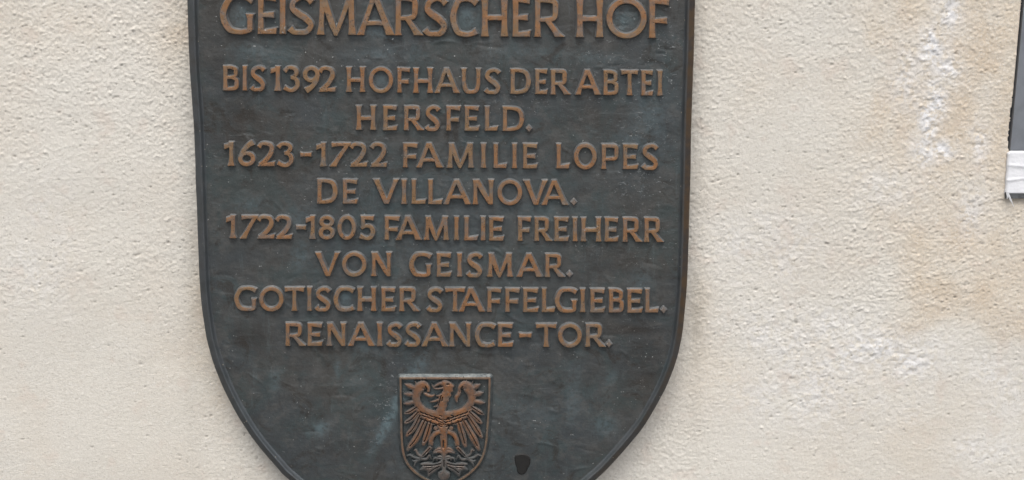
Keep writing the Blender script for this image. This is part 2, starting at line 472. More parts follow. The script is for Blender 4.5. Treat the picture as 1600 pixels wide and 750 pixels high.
def make_wall_mat():
    t = NT("cream_roughcast_render")
    base = t.mix(t.rng(t.noise(2.2, 4, .55), .35, .65), (.695, .667, .610), (.675, .640, .575))
    base = t.mix(t.rng(t.noise(9, 5, .6), .45, .70, 0, .5), base, (.66, .605, .53))
    o = t.attr('ochre')
    c = t.mix(o, base, t.mix(t.rng(t.noise(20, 4, .6), .35, .65), (.61, .515, .405), (.65, .57, .465)))
    li = t.math('MULTIPLY', t.attr('lime'), t.rng(t.noise(85, 6, .75), .40, .54))
    c = t.mix(li, c, (.76, .76, .775))
    # fine grain colour
    c = t.mix(t.rng(t.noise(330, 4, .8), .50, .66, 0, .50), c, (.47, .435, .385))
    c = t.mix(t.rng(t.noise(410, 3, .8, vec=t.mapv((1.0, 1.0, 1.2))), .54, .66, 0, .55), c, (.80, .78, .75))
    c = t.mix(t.math('MULTIPLY', t.rng(t.vor(260), .22, .10), t.rng(t.noise(38, 4, .7), .50, .62, 0, .7)), c, (.33, .30, .26))
    pk = t.math('MULTIPLY', t.rng(t.noise(26, 3, .6), .56, .70), .30)
    c = t.mix(pk, c, (.62, .52, .45))
    c = t.mix(t.math('MULTIPLY', t.attr('pit'), .55), c, (.20, .175, .15))  # pits darkened in the colour: bare aggregate plus painted-in shade
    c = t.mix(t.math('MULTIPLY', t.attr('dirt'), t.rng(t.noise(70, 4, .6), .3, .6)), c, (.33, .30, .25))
    t.put("Base Color", c); t.put("Roughness", .93)
    t.put("Specular IOR Level", .2)
    n = t.bump(t.noise(650, 4, .7), .0009, .7)
    t.bump(t.noise(240, 3, .6, vec=t.mapv((.7, 1, 1.25))), .0008, .35, n)
    return t.m

M_plate, M_letter, M_rim, M_wall = make_plate_mat(), make_letter_mat(), make_rim_mat(), make_wall_mat()

def simple(name, col, rough, metal=0, nscale=80, var=.25, bumpd=.0004):
    t = NT(name)
    t.put("Base Color", t.mix(t.rng(t.noise(nscale, 4, .6), .35, .65), tuple(v * (1 - var) for v in col), col))
    t.put("Roughness", rough); t.put("Metallic", metal)
    t.bump(t.noise(nscale * 3, 3), bumpd, .6)
    return t.m

# ------------------------------------------------------------------ wall
OUT_L = [(289.5, -110), (290, -60), (291, 0), (294, 100), (301, 200), (304.5, 300), (308, 390), (311, 455), (316, 500), (321.7, 533.3), (331.2, 566.7), (344, 600),
         (360, 633.3), (379.5, 666.7), (403, 700), (430.5, 732), (447, 749.3), (494, 785), (550, 810), (615, 829)]
OUT_R = [(1090, -110), (1089, -60), (1087.5, 0), (1084.5, 100), (1081.5, 200), (1079, 300), (1076.5, 390), (1074, 450), (1069.8, 500), (1065.5, 533), (1057.5, 566.7), (1045, 600), (1028.3, 633.3),
         (1008, 666.7), (988, 692.5), (963, 721), (935, 749.3), (888, 785), (832, 810), (768, 829)]
Y_RIM, Y_PLATE = -.0280, -.0222
outline_px = np.concatenate([spline(OUT_L + [(692, 835)], 8)[:-1], spline(OUT_R + [(692, 835)], 8)[::-1]])   # anticlockwise on screen from top left
outline_w = W(outline_px[:, 0], outline_px[:, 1], Y_RIM)

WX0, WX1, WZ0, WZ1, PITCH = -.70, .78, -.345, .345, .00112
def win_edge(py): return 1597 + (1574.5 - 1597) * py / 235.0

def build_wall():
    xs = np.arange(WX0, WX1 + PITCH, PITCH); zs = np.arange(WZ0, WZ1 + PITCH, PITCH)
    X, Z = np.meshgrid(xs, zs)
    px, py = P(np.stack([X, np.zeros_like(X), Z], -1))
    # where the render is rough (1) or floated smooth (0)
    rough = .62 + .5 * (fbm(X, Z, .16, 3, 3) - .5) * 2
    rough -= .75 * sstep(430, 640, py) * sstep(420, 200, px)
    rough += .25 * sstep(300, 100, py) * sstep(400, 250, px)
    rough += .40 * np.exp(-((px - 330) / 60) ** 2) * sstep(420, 120, py)
    rough += .25 * np.exp(-((px - 1100) / 60) ** 2) * sstep(620, 300, py)
    rough += .30 * sstep(1280, 1380, px) * sstep(560, 420, py)
    rough *= 1 - .18 * sstep(1080, 1140, px)
    rough -= .35 * sstep(500, 640, py) * sstep(1060, 1150, px) * sstep(1600, 1400, px)
    rough -= .20 * np.exp(-(((px - 1240) / 90) ** 2 + ((py - 200) / 120) ** 2))
    rough = np.clip(rough, .08, 1.25)
    h = (fbm(X, Z, .22, 20, 3) - .5) * .006
    h += (fbm(X, Z * 1.5, .011, 30, 3) - .5) * .0005 * (rough + .3)
    h += (fbm(X, Z * 1.35, .0040, 40, 2) - .5) * .00055 * (rough + .2)
    h += (fbm(X, Z, .0022, 44, 1) - .5) * .0006 * (rough + .25)
    pit = np.zeros_like(h)
    ny, nx = h.shape
    def stamp(cx, cz, r, a, sx=1.0, arr=h):
        k = int(r / PITCH * 2.2) + 1
        i, j = int((cz - WZ0) / PITCH), int((cx - WX0) / PITCH)
        i0, i1, j0, j1 = max(i - k, 0), min(i + k + 1, ny), max(j - k, 0), min(j + k + 1, nx)
        if i0 >= i1 or j0 >= j1: return
        d2 = ((X[i0:i1, j0:j1] - cx) / sx) ** 2 + (Z[i0:i1, j0:j1] - cz) ** 2
        arr[i0:i1, j0:j1] += a * np.exp(-(d2 / r ** 2) ** 1.4)
    rr = np.random.default_rng(5)
    N = 46000
    cx = rr.uniform(WX0, WX1, N); cz = rr.uniform(WZ0, WZ1, N)
    ii = np.clip(((cz - WZ0) / PITCH).astype(int), 0, ny - 1); jj = np.clip(((cx - WX0) / PITCH).astype(int), 0, nx - 1)
    ro = rough[ii, jj]
    keep = rr.random(N) < (.10 + .9 * ro ** 1.5)
    for a, b, q in zip(cx[keep], cz[keep], ro[keep]):
        s = random.random()
        stamp(a, b, .0007 + .0009 * s ** 6, (.00028 + .0007 * s ** 4) * (.5 + .5 * q), random.uniform(.8, 1.3))
    N = 5200
    cx = rr.uniform(WX0, WX1, N); cz = rr.uniform(WZ0, WZ1, N)
    ii = np.clip(((cz - WZ0) / PITCH).astype(int), 0, ny - 1); jj = np.clip(((cx - WX0) / PITCH).astype(int), 0, nx - 1)
    pm = sstep(.48, .62, fbm(cx, cz, .12, 60, 3)) * rough[ii, jj] * 1.0 + .07
    keep = rr.random(N) < pm
    for a, b in zip(cx[keep], cz[keep]):
        r = random.uniform(.0007, .0012) * (1.5 if random.random() < .08 else 1); sx = random.uniform(.8, 1.9)
        stamp(a, b, r, -random.uniform(.0006, .0014), sx); stamp(a, b, r * .9, random.uniform(.4, 1.0), sx, pit)
    # stains
    G = lambda x, y, sx, sy: np.exp(-((px - x) / sx) ** 2 - ((py - y) / sy) ** 2)
    n1 = fbm(px, py, 90, 70, 4) - .5; n2 = fbm(px, py, 40, 77, 4) - .5
    och = .95 * sstep(1330, 1420, px + 160 * n1) * sstep(545, 500, py + 110 * n1)
    och *= .55 + .9 * np.clip(fbm(px, py, 130, 91, 3), 0, 1) * .9
    och += .55 * G(1440, 690, 70, 60) + .45 * G(1120, 590, 60, 60) + .30 * G(1180, 130, 45, 70) + .35 * G(1250, 400, 90, 50)
    och += .60 * G(285, 35, 30, 45) + .35 * G(265, 100, 30, 60) + .75 * G(318, 470, 22, 110) + .45 * G(345, 610, 26, 60) + .35 * G(1095, 480, 20, 100) + .3 * G(270, 560, 50, 60)
    och += .4 * G(60, 40, 160, 50) + .25 * G(1095, 60, 18, 200)
    och += .35 * G(1390, 200, 60, 120)
    och = np.clip(och * (.8 + 1.4 * n2), 0, 1)
    lim = np.zeros_like(h)
    for (x, y, sx, sy, a) in ((1480, 20, 22, 40, 1.1), (1455, 75, 26, 35, .95), (1478, 110, 24, 30, .8), (1462, 150, 18, 35, 1.0), (1448, 190, 16, 30, .9), (1440, 235, 22, 30, .9), (1475, 235, 20, 16, .8),
                              (1420, 120, 40, 60, .5), (1530, 225, 16, 40, .5), (1520, 320, 26, 50, .45), (1400, 290, 60, 40, .4), (1370, 560, 110, 45, .6), (1300, 620, 160, 60, .4), (1560, 600, 60, 60, .35),
                              (1250, 520, 120, 50, .4), (1200, 390, 90, 60, .35), (60, 380, 60, 120, .25), (1530, 700, 60, 30, .4)):
        lim = np.maximum(lim, a * G(x, y, sx, sy))
    lim = np.clip(lim * (1 + 2.2 * n2), 0, 1)
    och = och * (1 - .6 * lim)
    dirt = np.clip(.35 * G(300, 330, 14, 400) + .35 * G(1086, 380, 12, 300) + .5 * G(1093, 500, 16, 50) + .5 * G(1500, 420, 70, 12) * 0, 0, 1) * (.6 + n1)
    h += lim * (fbm(X, Z, .006, 99, 2) - .4) * .0030
    # window opening at the far right, cut with a rough arris
    e = win_edge(py) + (fbm(X, Z, .004, 120, 2) - .5) * 1.6 + 4 * sstep(226, 240, py)
    opening = (px > e) & (py < 307.5 + (fbm(X, Z, .01, 121, 2) - .5) * 1.5) & (py > -62) & (px < 1790)
    h = np.where(opening, -.030, h + .0010 * np.exp(-((px - e + 5) / 5) ** 2) * (py < 312))
    V = np.stack([X, -h, Z], -1).reshape(-1, 3)
    # leave out what the plaque covers
    inside = sd_poly(px[::4, ::4], py[::4, ::4], outline_px[::3]) < -22
    inside = np.kron(inside, np.ones((4, 4), bool))[:ny, :nx]
    q_ok = ~(inside[:-1, :-1] & inside[1:, :-1] & inside[:-1, 1:] & inside[1:, 1:])
    q = np.argwhere(q_ok)
    F = np.stack([q[:, 0] * nx + q[:, 1], q[:, 0] * nx + q[:, 1] + 1, (q[:, 0] + 1) * nx + q[:, 1] + 1, (q[:, 0] + 1) * nx + q[:, 1]], 1)
    used, inv = np.unique(F, return_inverse=True)
    V = V[used]; F = inv.reshape(F.shape)
    at = {'ochre': och.ravel()[used], 'lime': lim.ravel()[used], 'pit': np.clip(pit, 0, 1).ravel()[used], 'dirt': np.clip(dirt, 0, 1).ravel()[used]}
    # the wall goes on all round, coarser
    bx = [-4, -2, WX0, WX1, 2, 4]; bz = [-1.6, -.9, WZ0, WZ1, 1.2, 3]
    V2, F2 = [], []
    for i in range(5):
        for j in range(5):
            if i == 2 and j == 2: continue
            b0 = len(V) + len(V2)
            V2 += [(bx[i], 0, bz[j]), (bx[i+1], 0, bz[j]), (bx[i+1], 0, bz[j+1]), (bx[i], 0, bz[j+1])]
            F2.append((b0, b0+1, b0+2, b0+3))
    b0 = len(V) + len(V2)
    V2 += [(WX0-.02, .032, WZ0-.02), (WX1+.02, .032, WZ0-.02), (WX1+.02, .032, WZ1+.02), (WX0-.02, .032, WZ1+.02)]
    F2.append((b0, b0+1, b0+2, b0+3))
    V = np.concatenate([V, np.array(V2)]); F = np.concatenate([F, np.array(F2)])
    at = {k: np.concatenate([v, np.zeros(len(V2))]) for k, v in at.items()}
    me = mesh_from("rendered_wall", V, F, at)
    o = link("rendered_wall", me, M_wall)
    return tag(o, "cream rough-cast rendered wall with ochre stains behind the bronze plaque", "wall")
build_wall()

gm = NT("grey_bounce_ground")
gm.put("Base Color", gm.mix(gm.rng(gm.noise(3, 5), .35, .65), (.085, .08, .075), (.12, .115, .11))); gm.put("Roughness", .9)
gr_ = link("ground", mesh_from("ground", np.array([(-60, .03, -1.58), (-60, -60, -1.58), (60, -60, -1.58), (60, .03, -1.58)]), np.array([(0, 1, 2, 3)]), smooth=False), gm.m)  # unseen ground sheet, added to bounce light up onto wall and plaque
gr_["kind"] = "structure"

# ------------------------------------------------------------------ plaque
ORG = W(692, 400, 0.0)
plaque = link("memorial_plaque", None, loc=ORG)
tag(plaque, "dark bronze memorial plaque with raised lettering and eagle shield on the cream wall", "plaque")
PX_ROOT = ORG

def child_fix(o):
    o.location = Vector(o.location) - Vector(PX_ROOT.tolist()); return o

def build_rim():
    # outline to plane, resampled evenly
    c = outline_w[:, [0, 2]]
    c = np.concatenate([c, c[:1]])
    s = np.concatenate([[0], np.cumsum(np.linalg.norm(np.diff(c, axis=0), axis=1))])
    n = 760
    u = np.linspace(0, s[-1], n + 1)[:-1]
    pts = np.stack([np.interp(u, s, c[:, 0]), np.interp(u, s, c[:, 1])], 1)
    t = np.roll(pts, -2, 0) - np.roll(pts, 2, 0); t /= np.linalg.norm(t, axis=1, keepdims=True)
    nrm = np.stack([-t[:, 1], t[:, 0]], 1)
    ctr = pts.mean(0)
    if np.sum((ctr - pts) * nrm) < 0: nrm = -nrm
    ipx, ipy = P(np.stack([pts[:, 0], np.full(n, Y_RIM), pts[:, 1]], 1))
    wob = (vnoise(u, u * 0, .05, 9) - .5) * .0010 + (vnoise(u, u * 0, .012, 10) - .5) * .0005
    k = PXM
    prf = [(0, .006), (0, -.004), (.1, -.0225), (1.3, -.0250), (5, -.0263), (8.6, -.0275), (10.2, -.0282), (11.6, -.0281), (12.8, -.0262), (14, -.0232), (15.6, -.0222), (18, -.0217)]
    V, wear = [], []
    right = sstep(690, 1000, ipx) * (.35 + .65 * sstep(620, 420, ipy))
    for q, (ins, y) in enumerate(prf):
        p = pts + nrm * (ins * k + wob[:, None] * (.5 if q > 2 else .8))
        yy = np.full(n, y) + (vnoise(u, u * 0 + 3, .03, 12) - .5) * .0006
        V.append(np.stack([p[:, 0], yy, p[:, 1]], 1))
        top = 1 if 2 <= q <= 5 else (.3 if q < 8 else .0)
        wear.append(np.clip(top * (right * 1.0 + .12), 0, 1))
    V = np.concatenate(V); m = len(prf)
    F = []
    for q in range(m - 1):
        i = np.arange(n); j = (i + 1) % n
        F.append(np.stack([q*n+i, q*n+j, (q+1)*n+j, (q+1)*n+i], 1))
    F = np.concatenate(F)
    me = mesh_from("rim", V - ORG, F, {'wear': np.concatenate(wear)})
    o = link("rim", me, M_rim, plaque)
    return pts, nrm

rim_pts, rim_n = build_rim()

def build_plate():
    inner = rim_pts + rim_n * (15 * PXM)
    pit = .0013
    xs = np.arange(inner[:, 0].min() - pit, inner[:, 0].max() + pit, pit); zs = np.arange(inner[:, 1].min() - pit, inner[:, 1].max() + pit, pit)
    X, Z = np.meshgrid(xs, zs)
    S = sd_poly(X, Z, inner[::3])
    px, py = P(np.stack([X, np.full_like(X, Y_PLATE), Z], -1))
    h = (fbm(X, Z, .09, 200, 3) - .5) * .0022 + (fbm(X, Z * 1.6, .018, 210, 3) - .5) * .0007
    fade = sstep(0, -.012, S)
    # hammered nicks and chasing marks left in the wax
    for k in range(170):
        cx, cz = random.uniform(xs[0], xs[-1]), random.uniform(zs[0], zs[-1])
        L = random.uniform(.008, .03); a = random.gauss(.25, .35); bend = random.uniform(-.3, .3)
        i0, i1 = np.searchsorted(zs, cz - L), np.searchsorted(zs, cz + L); j0, j1 = np.searchsorted(xs, cx - L), np.searchsorted(xs, cx + L)
        x = X[i0:i1, j0:j1] - cx; z = Z[i0:i1, j0:j1] - cz
        if x.size == 0: continue
        uu = x * math.cos(a) - z * math.sin(a); vv = x * math.sin(a) + z * math.cos(a) + bend * uu * uu / L
        h[i0:i1, j0:j1] += random.choice((-1, 1)) * random.uniform(.0002, .0006) * np.exp(-(vv / random.uniform(.0012, .0020)) ** 2) * np.exp(-(uu / (L * .5)) ** 4)
    y = Y_PLATE - h * fade
    G = lambda x, yy, sx, sy, r=0: np.exp(-((((px - x) * math.cos(r) + (py - yy) * math.sin(r)) / sx) ** 2 + ((-(px - x) * math.sin(r) + (py - yy) * math.cos(r)) / sy) ** 2))
    lime = .05 + 1.25 * (.55 * G(1000, 60, 60, 45) + .6 * G(1000, 120, 90, 50) + .45 * G(860, 150, 90, 25) + .6 * G(1000, 255, 60, 60) + .35 * G(560, 240, 200, 60)*.3 + .5 * G(1010, 270, 30, 30))
    lime += .35 * G(980, 370, 90, 30) + .3 * G(1010, 495, 40, 15) + 1.7 * G(612, 612, 20, 42, .35) + 1.3 * G(604, 660, 7, 34, .5) + .7 * G(632, 590, 20, 12) + .25 * G(800, 530, 120, 30) + .4 * G(765, 268, 12, 14) * 2 + .3 * G(640, 120, 80, 30)
    lime += .25 * G(320, 200, 20, 60) + .4 * G(340, 560, 10, 40)
    lime = np.clip(lime, 0, 1)
    blue = np.zeros_like(h)
    for (x, yy, sx, sy, r, a) in ((378, 25, 16, 18, 0, .55), (588, 45, 25, 20, 0, .35), (734, 25, 18, 22, 0, .5), (968, 30, 22, 22, 0, .45), (595, 125, 14, 14, 0, .35), (500, 670, 16, 10, -.4, .6), (640, 600, 12, 60, .5, .55),
                                   (603, 665, 8, 44, .5, 1.0), (622, 628, 9, 40, .5, .9), (570, 540, 30, 18, 0, .3), (566, 600, 22, 40, 0, .15), (467, 340, 30, 20, 0, .3), (390, 320, 22, 14, 0, .35), (985, 230, 60, 40, 0, .25),
                                   (1015, 180, 30, 50, 0, .3), (1000, 440, 16, 20, 0, .35), (895, 620, 14, 50, .1, .3), (945, 665, 20, 16, 0, .4), (960, 590, 20, 14, 0, .3), (700, 400, 200, 120, 0, .14), (585, 360, 18, 40, 0, .25),
                                   (840, 330, 80, 20, 0, .2), (540, 465, 12, 16, 0, .5), (690, 300, 200, 60, 0, .12), (470, 400, 15, 25, .3, .35), (430, 595, 8, 16, 0, .35), (528, 575, 5, 18, 0, .4), (815, 640, 90, 30, .2, .15),
                                   (1060, 250, 20, 120, 0, .12), (692, 670, 62, 80, 0, .42), (400, 80, 60, 12, .2, .25), (800, 80, 60, 14, -.1, .2), (600, 85, 60, 12, 0, .25), (930, 90, 50, 10, .1, .25)):
        blue = np.maximum(blue, a * G(x, yy, sx, sy, r))
    dark = .45 * G(370, 190, 40, 40) + .5 * G(392, 530, 45, 22) + .55 * G(985, 515, 40, 8) + .45 * G(990, 600, 30, 8) + .4 * G(930, 190, 40, 30) + .3 * G(340, 90, 30, 60) + .4 * G(625, 85, 10, 22) + .4 * G(1010, 560, 50, 60) + .3 * G(960, 400, 60, 30) + .3 * G(420, 250, 60, 60)
    dark += .35 * G(370, 60, 30, 10) + .3 * G(560, 700, 60, 20)
    nx = X.shape[1]
    ok = S < .0
    q = np.argwhere(ok[:-1, :-1] & ok[1:, :-1] & ok[:-1, 1:] & ok[1:, 1:])
    F = np.stack([q[:, 0]*nx+q[:, 1], q[:, 0]*nx+q[:, 1]+1, (q[:, 0]+1)*nx+q[:, 1]+1, (q[:, 0]+1)*nx+q[:, 1]], 1)
    used, inv = np.unique(F, return_inverse=True)
    V = np.stack([X, y, Z], -1).reshape(-1, 3)[used] - ORG
    me = mesh_from("back_plate", V, inv.reshape(F.shape), {'lime': lime.ravel()[used], 'blue': blue.ravel()[used], 'dark': np.clip(dark, 0, 1).ravel()[used]})
    link("back_plate", me, M_plate, plaque)
    # solid body behind the face so that the plaque has its thickness
    n = len(rim_pts)
build_plate()

# ------------------------------------------------------------------ inscription: (character, left, right) in photo pixels
LINES = [
    # x at left, bottom y there, top y there, x at right, bottom, top, stem, glyphs
    (370, 52.3, -7.5, 1030, 59.4, -1.0, 7.6, 0, [('G',343.4,396.4),('E',402.2,431.9),('I',436.7,446.3),('S',450.8,490.2),('M',494.7,556.2),('A',557.5,616.4),('R',617,661),('S',662.3,699),
        ('C',703.4,746.3),('H',751.7,794),('E',800.5,828.5),('R',835,881),('H',900.2,943),('O',947.5,1010.5),('F',1013.9,1046)]),
    (360, 141.2, 103.2, 1030, 149.3, 110.8, 5.45, 1, [('B',347.3,373.8),('I',377.7,386.7),('S',390.6,415.2),('1',421.6,440.4),('3',441.8,468.3),('9',471,500.3),('2',497.2,525),
        ('H',539.7,571.7),('O',575.1,615),('F',619.6,641.5),('H',644.3,677.5),('A',678,719),('U',719.7,752.6),('S',756.8,782.7),('D',796.7,830.5),('E',835,856),('R',859.2,892.4),
        ('A',898,939.6),('B',941.9,967.4),('T',970,997.8),('E',1001,1021),('I',1026.2,1036.4)]),
    (560, 202.9, 165.3, 820, 204.7, 167.0, 5.45, 1, [('H',555.2,588.4),('E',597.4,621),('R',630,663.2),('S',664.3,688),('F',696.3,720.5),('E',725,749.2),('L',756.5,778.4),('D',784.6,820),('.',821.2,832)]),
    (360, 258.9, 222.6, 1020, 264.4, 226.3, 5.45, 1, [('1',349,367.6),('6',371,399.6),('2',401.9,430),('3',431.7,458.7),('-',468.3,487.4),('1',493,511.6),('7',513,549),('2',546.1,574.3),('2',578.2,605.2),
        ('F',628.8,653.6),('A',649.6,692.8),('M',697.4,741.3),('I',750.3,760.4),('L',770,792.5),('I',799.3,808.6),('E',816.1,840.3),('L',868.4,890.4),('O',895.8,933.3),('P',938.8,967.4),('E',972.5,997.8),('S',1002.9,1029.3)]),
    (500, 317.7, 280.4, 890, 320.2, 282.6, 5.45, 1, [('D',494.5,528.3),('E',534.4,559.2),('V',581.7,623.9),('I',626.1,636.2),('L',641.9,666),('L',667.9,691.5),('A',692,737),('N',737.6,772.5),('O',776.4,816.9),
        ('V',816.5,856.4),('A',845.2,889),('.',891.3,902)]),
    (360, 372.4, 337.2, 1030, 378.0, 341.2, 5.35, 1, [('1',352.3,370.3),('7',372.6,404),('2',401.3,429.4),('2',429.9,456.9),('-',461.4,478.9),('1',476.6,494.6),('8',496.9,523.9),('0',526.2,557.1),('5',560.5,586.4),
        ('F',599.9,625.2),('A',617.3,659.5),('M',661.2,702.3),('I',708.5,718),('L',724.3,747.3),('I',750.1,759.7),('E',763,787.8),('F',808,830.5),('R',833.9,863.7),('E',865,889.2),('I',893.7,903.3),('H',906.6,940.4),
        ('E',943.8,966.8),('R',971.9,1004.5),('R',1005.6,1037.7)]),
    (500, 431.2, 395.0, 880, 432.8, 397.4, 5.35, 1, [('V',491.2,531.7),('O',533.4,573.3),('N',578.9,612.7),('G',638.4,675),('E',681.2,705.4),('I',713.2,722.8),('S',729,754.3),('M',759.9,802.1),('A',806.4,848.6),
        ('R',850.8,883.4),('.',884.6,895.3)]),
    (370, 485.0, 449.2, 1025, 488.4, 452.4, 5.25, 1, [('G',365,401.6),('O',403.9,443.8),('T',443.8,475.9),('I',478.7,487.9),('S',492.2,517),('C',520.3,554.2),('H',557,589),('E',594.7,618.3),('R',622.8,656),('S',666.7,692),
        ('T',694.8,727),('A',715.8,758.5),('F',760.2,784.4),('F',788.3,813),('E',816.4,841.7),('L',845.7,867.6),('G',866,902.6),('I',905.4,915.6),('E',921.2,945.4),('B',950.4,975.7),('E',979.1,1004.4),('L',1007.2,1029.7),('.',1031.4,1042.7)]),
    (450, 540.4, 505.4, 940, 542.2, 507.0, 5.25, 1, [('R',444.8,478.2),('E',479.4,504.1),('N',509.2,541.8),('A',542.9,586.2),('I',587.9,598.6),('S',604.2,628.6),('S',632.5,657.8),('A',657.8,701),('N',701,737),('C',741,774.8),
        ('E',777,802),('-',810.4,831.2),('T',836.8,870),('O',871,910),('R',913.9,947),('.',946.5,957)]),
]
seed = 0
for (xa, ba, ta, xb, bb, tb, stem, ins, gl) in LINES:
    for ch, l, r in gl:
        seed += 1
        xm = (l + r) / 2; f = (xm - xa) / (xb - xa)
        bot = ba + (bb - ba) * f + random.uniform(-.25, .25); top = ta + (tb - ta) * f + random.uniform(-.25, .25)
        l2, r2 = l + .3 + ins * .95, r - .3 - ins * .95
        hgt = .0044 if ins else .0050
        if ch == '-':
            hh = 5.0; mid = (bot + top) / 2 + .3; top, bot = mid - hh / 2, mid + hh / 2
            nm = 'hyphen'
        elif ch == '.':
            bot = bot - .2 + 1.5; top = bot - 9.5; nm = 'full_stop'
        elif ch in 'OCGSU': bot += .5; nm = 'letter'
        else: nm = 'numeral' if ch.isdigit() else 'letter'
        w_, h_ = r2 - l2, bot - top
        g = glyph(ch, w_, h_, stem)
        fn = (lambda g, l2, bot: (lambda X, Y: g.sdf(X - l2, bot - Y)))(g, l2, bot)
        if ch == '.':
            ex = lambda X, Y, S, hh, wr: (hh * .75, wr * .45)
        else: ex = None
        o = relief(nm, fn, l2 - 3, r2 + 4, top - 1, bot + 2, .66, 2.25 if ins else 2.6, hgt, Y_PLATE, M_letter, plaque, (xm, (bot + top) / 2), ex, seed=seed % 20)
        child_fix(o)

# ------------------------------------------------------------------ coat of arms
z = lambda x, y: (590 + x / 3.945, 560 + y / 3.945)
coa = link("coat_of_arms", None, parent=plaque, loc=W(692, 668, Y_PLATE) - ORG)
COA = W(692, 668, Y_PLATE)
def coa_fix(o): o.location = Vector(o.location) - Vector(COA.tolist()); return o

M_eagle = make_letter_mat("rubbed_bronze_eagle", 1)
M_shield = make_letter_mat("bronze_shield_frame", 2)
sh_pts = [z(*p) for p in ((141,124),(143,220),(145,330),(148,470),(153,545),(168,615),(198,668),(248,715),(310,752),(370,778),(415,790),(465,776),(520,742),(575,702),(622,652),(652,590),(668,520),(676,430),(684,320),(688,220),(690,124))]
side = spline(sh_pts, 4)
shield_line = np.concatenate([side, np.array([z(690, 124), z(141, 124)])])
def shield_sdf(X, Y): return np.abs(sd_poly(X, Y, shield_line)) - 1.35
# the draft is steeper inside than outside
def shield_sdf2(X, Y):
    d = sd_poly(X, Y, shield_line)
    return np.where(d > 0, (d - 1.35) * .50, (-d - 1.35) * 1.5)
o = relief("shield_frame", shield_sdf2, 620, 772, 585, 767,   .6, 2.4, .0046, Y_PLATE, M_shield, coa, (692, 668), jit=.15, seed=3)
coa_fix(o)

def mirror(pts, ax=409): return [(2 * ax - x, y) for x, y in pts]
eg = Glyph()
def S_(pts, ws, n=4): eg.cv([z(*p) for p in pts], [w / 3.945 for w in ws], n)
grooves = []
def Gr(pts, w=4): grooves.append((np.array(spline([z(*p) for p in pts], 3)), w / 3.945))
# head, beak and neck
eg.poly(spline([z(*p) for p in ((392,150),(408,136),(432,138),(455,152),(474,172),(464,186),(466,204),(452,216),(454,234),(440,246),(440,262),(428,276),(430,296),(418,322),(440,340),(470,345),(430,400),(360,400),(330,350),(350,330),(372,300),(368,286),(378,262),(376,240),(390,222),(398,208),(404,196))], 3, True))
S_([(410,160),(385,156),(362,166),(345,176),(333,160)], [26,18,14,10,3])
S_([(408,180),(390,186),(365,188),(348,184),(336,170)], [14,9,8,7,2])
for tx, ty, bx, by in ((322,270,385,252),(345,300,385,285),(360,232,400,222)): S_([(bx,by),((bx+tx)/2,(by+ty)/2+4),(tx,ty)], [14,12,2])
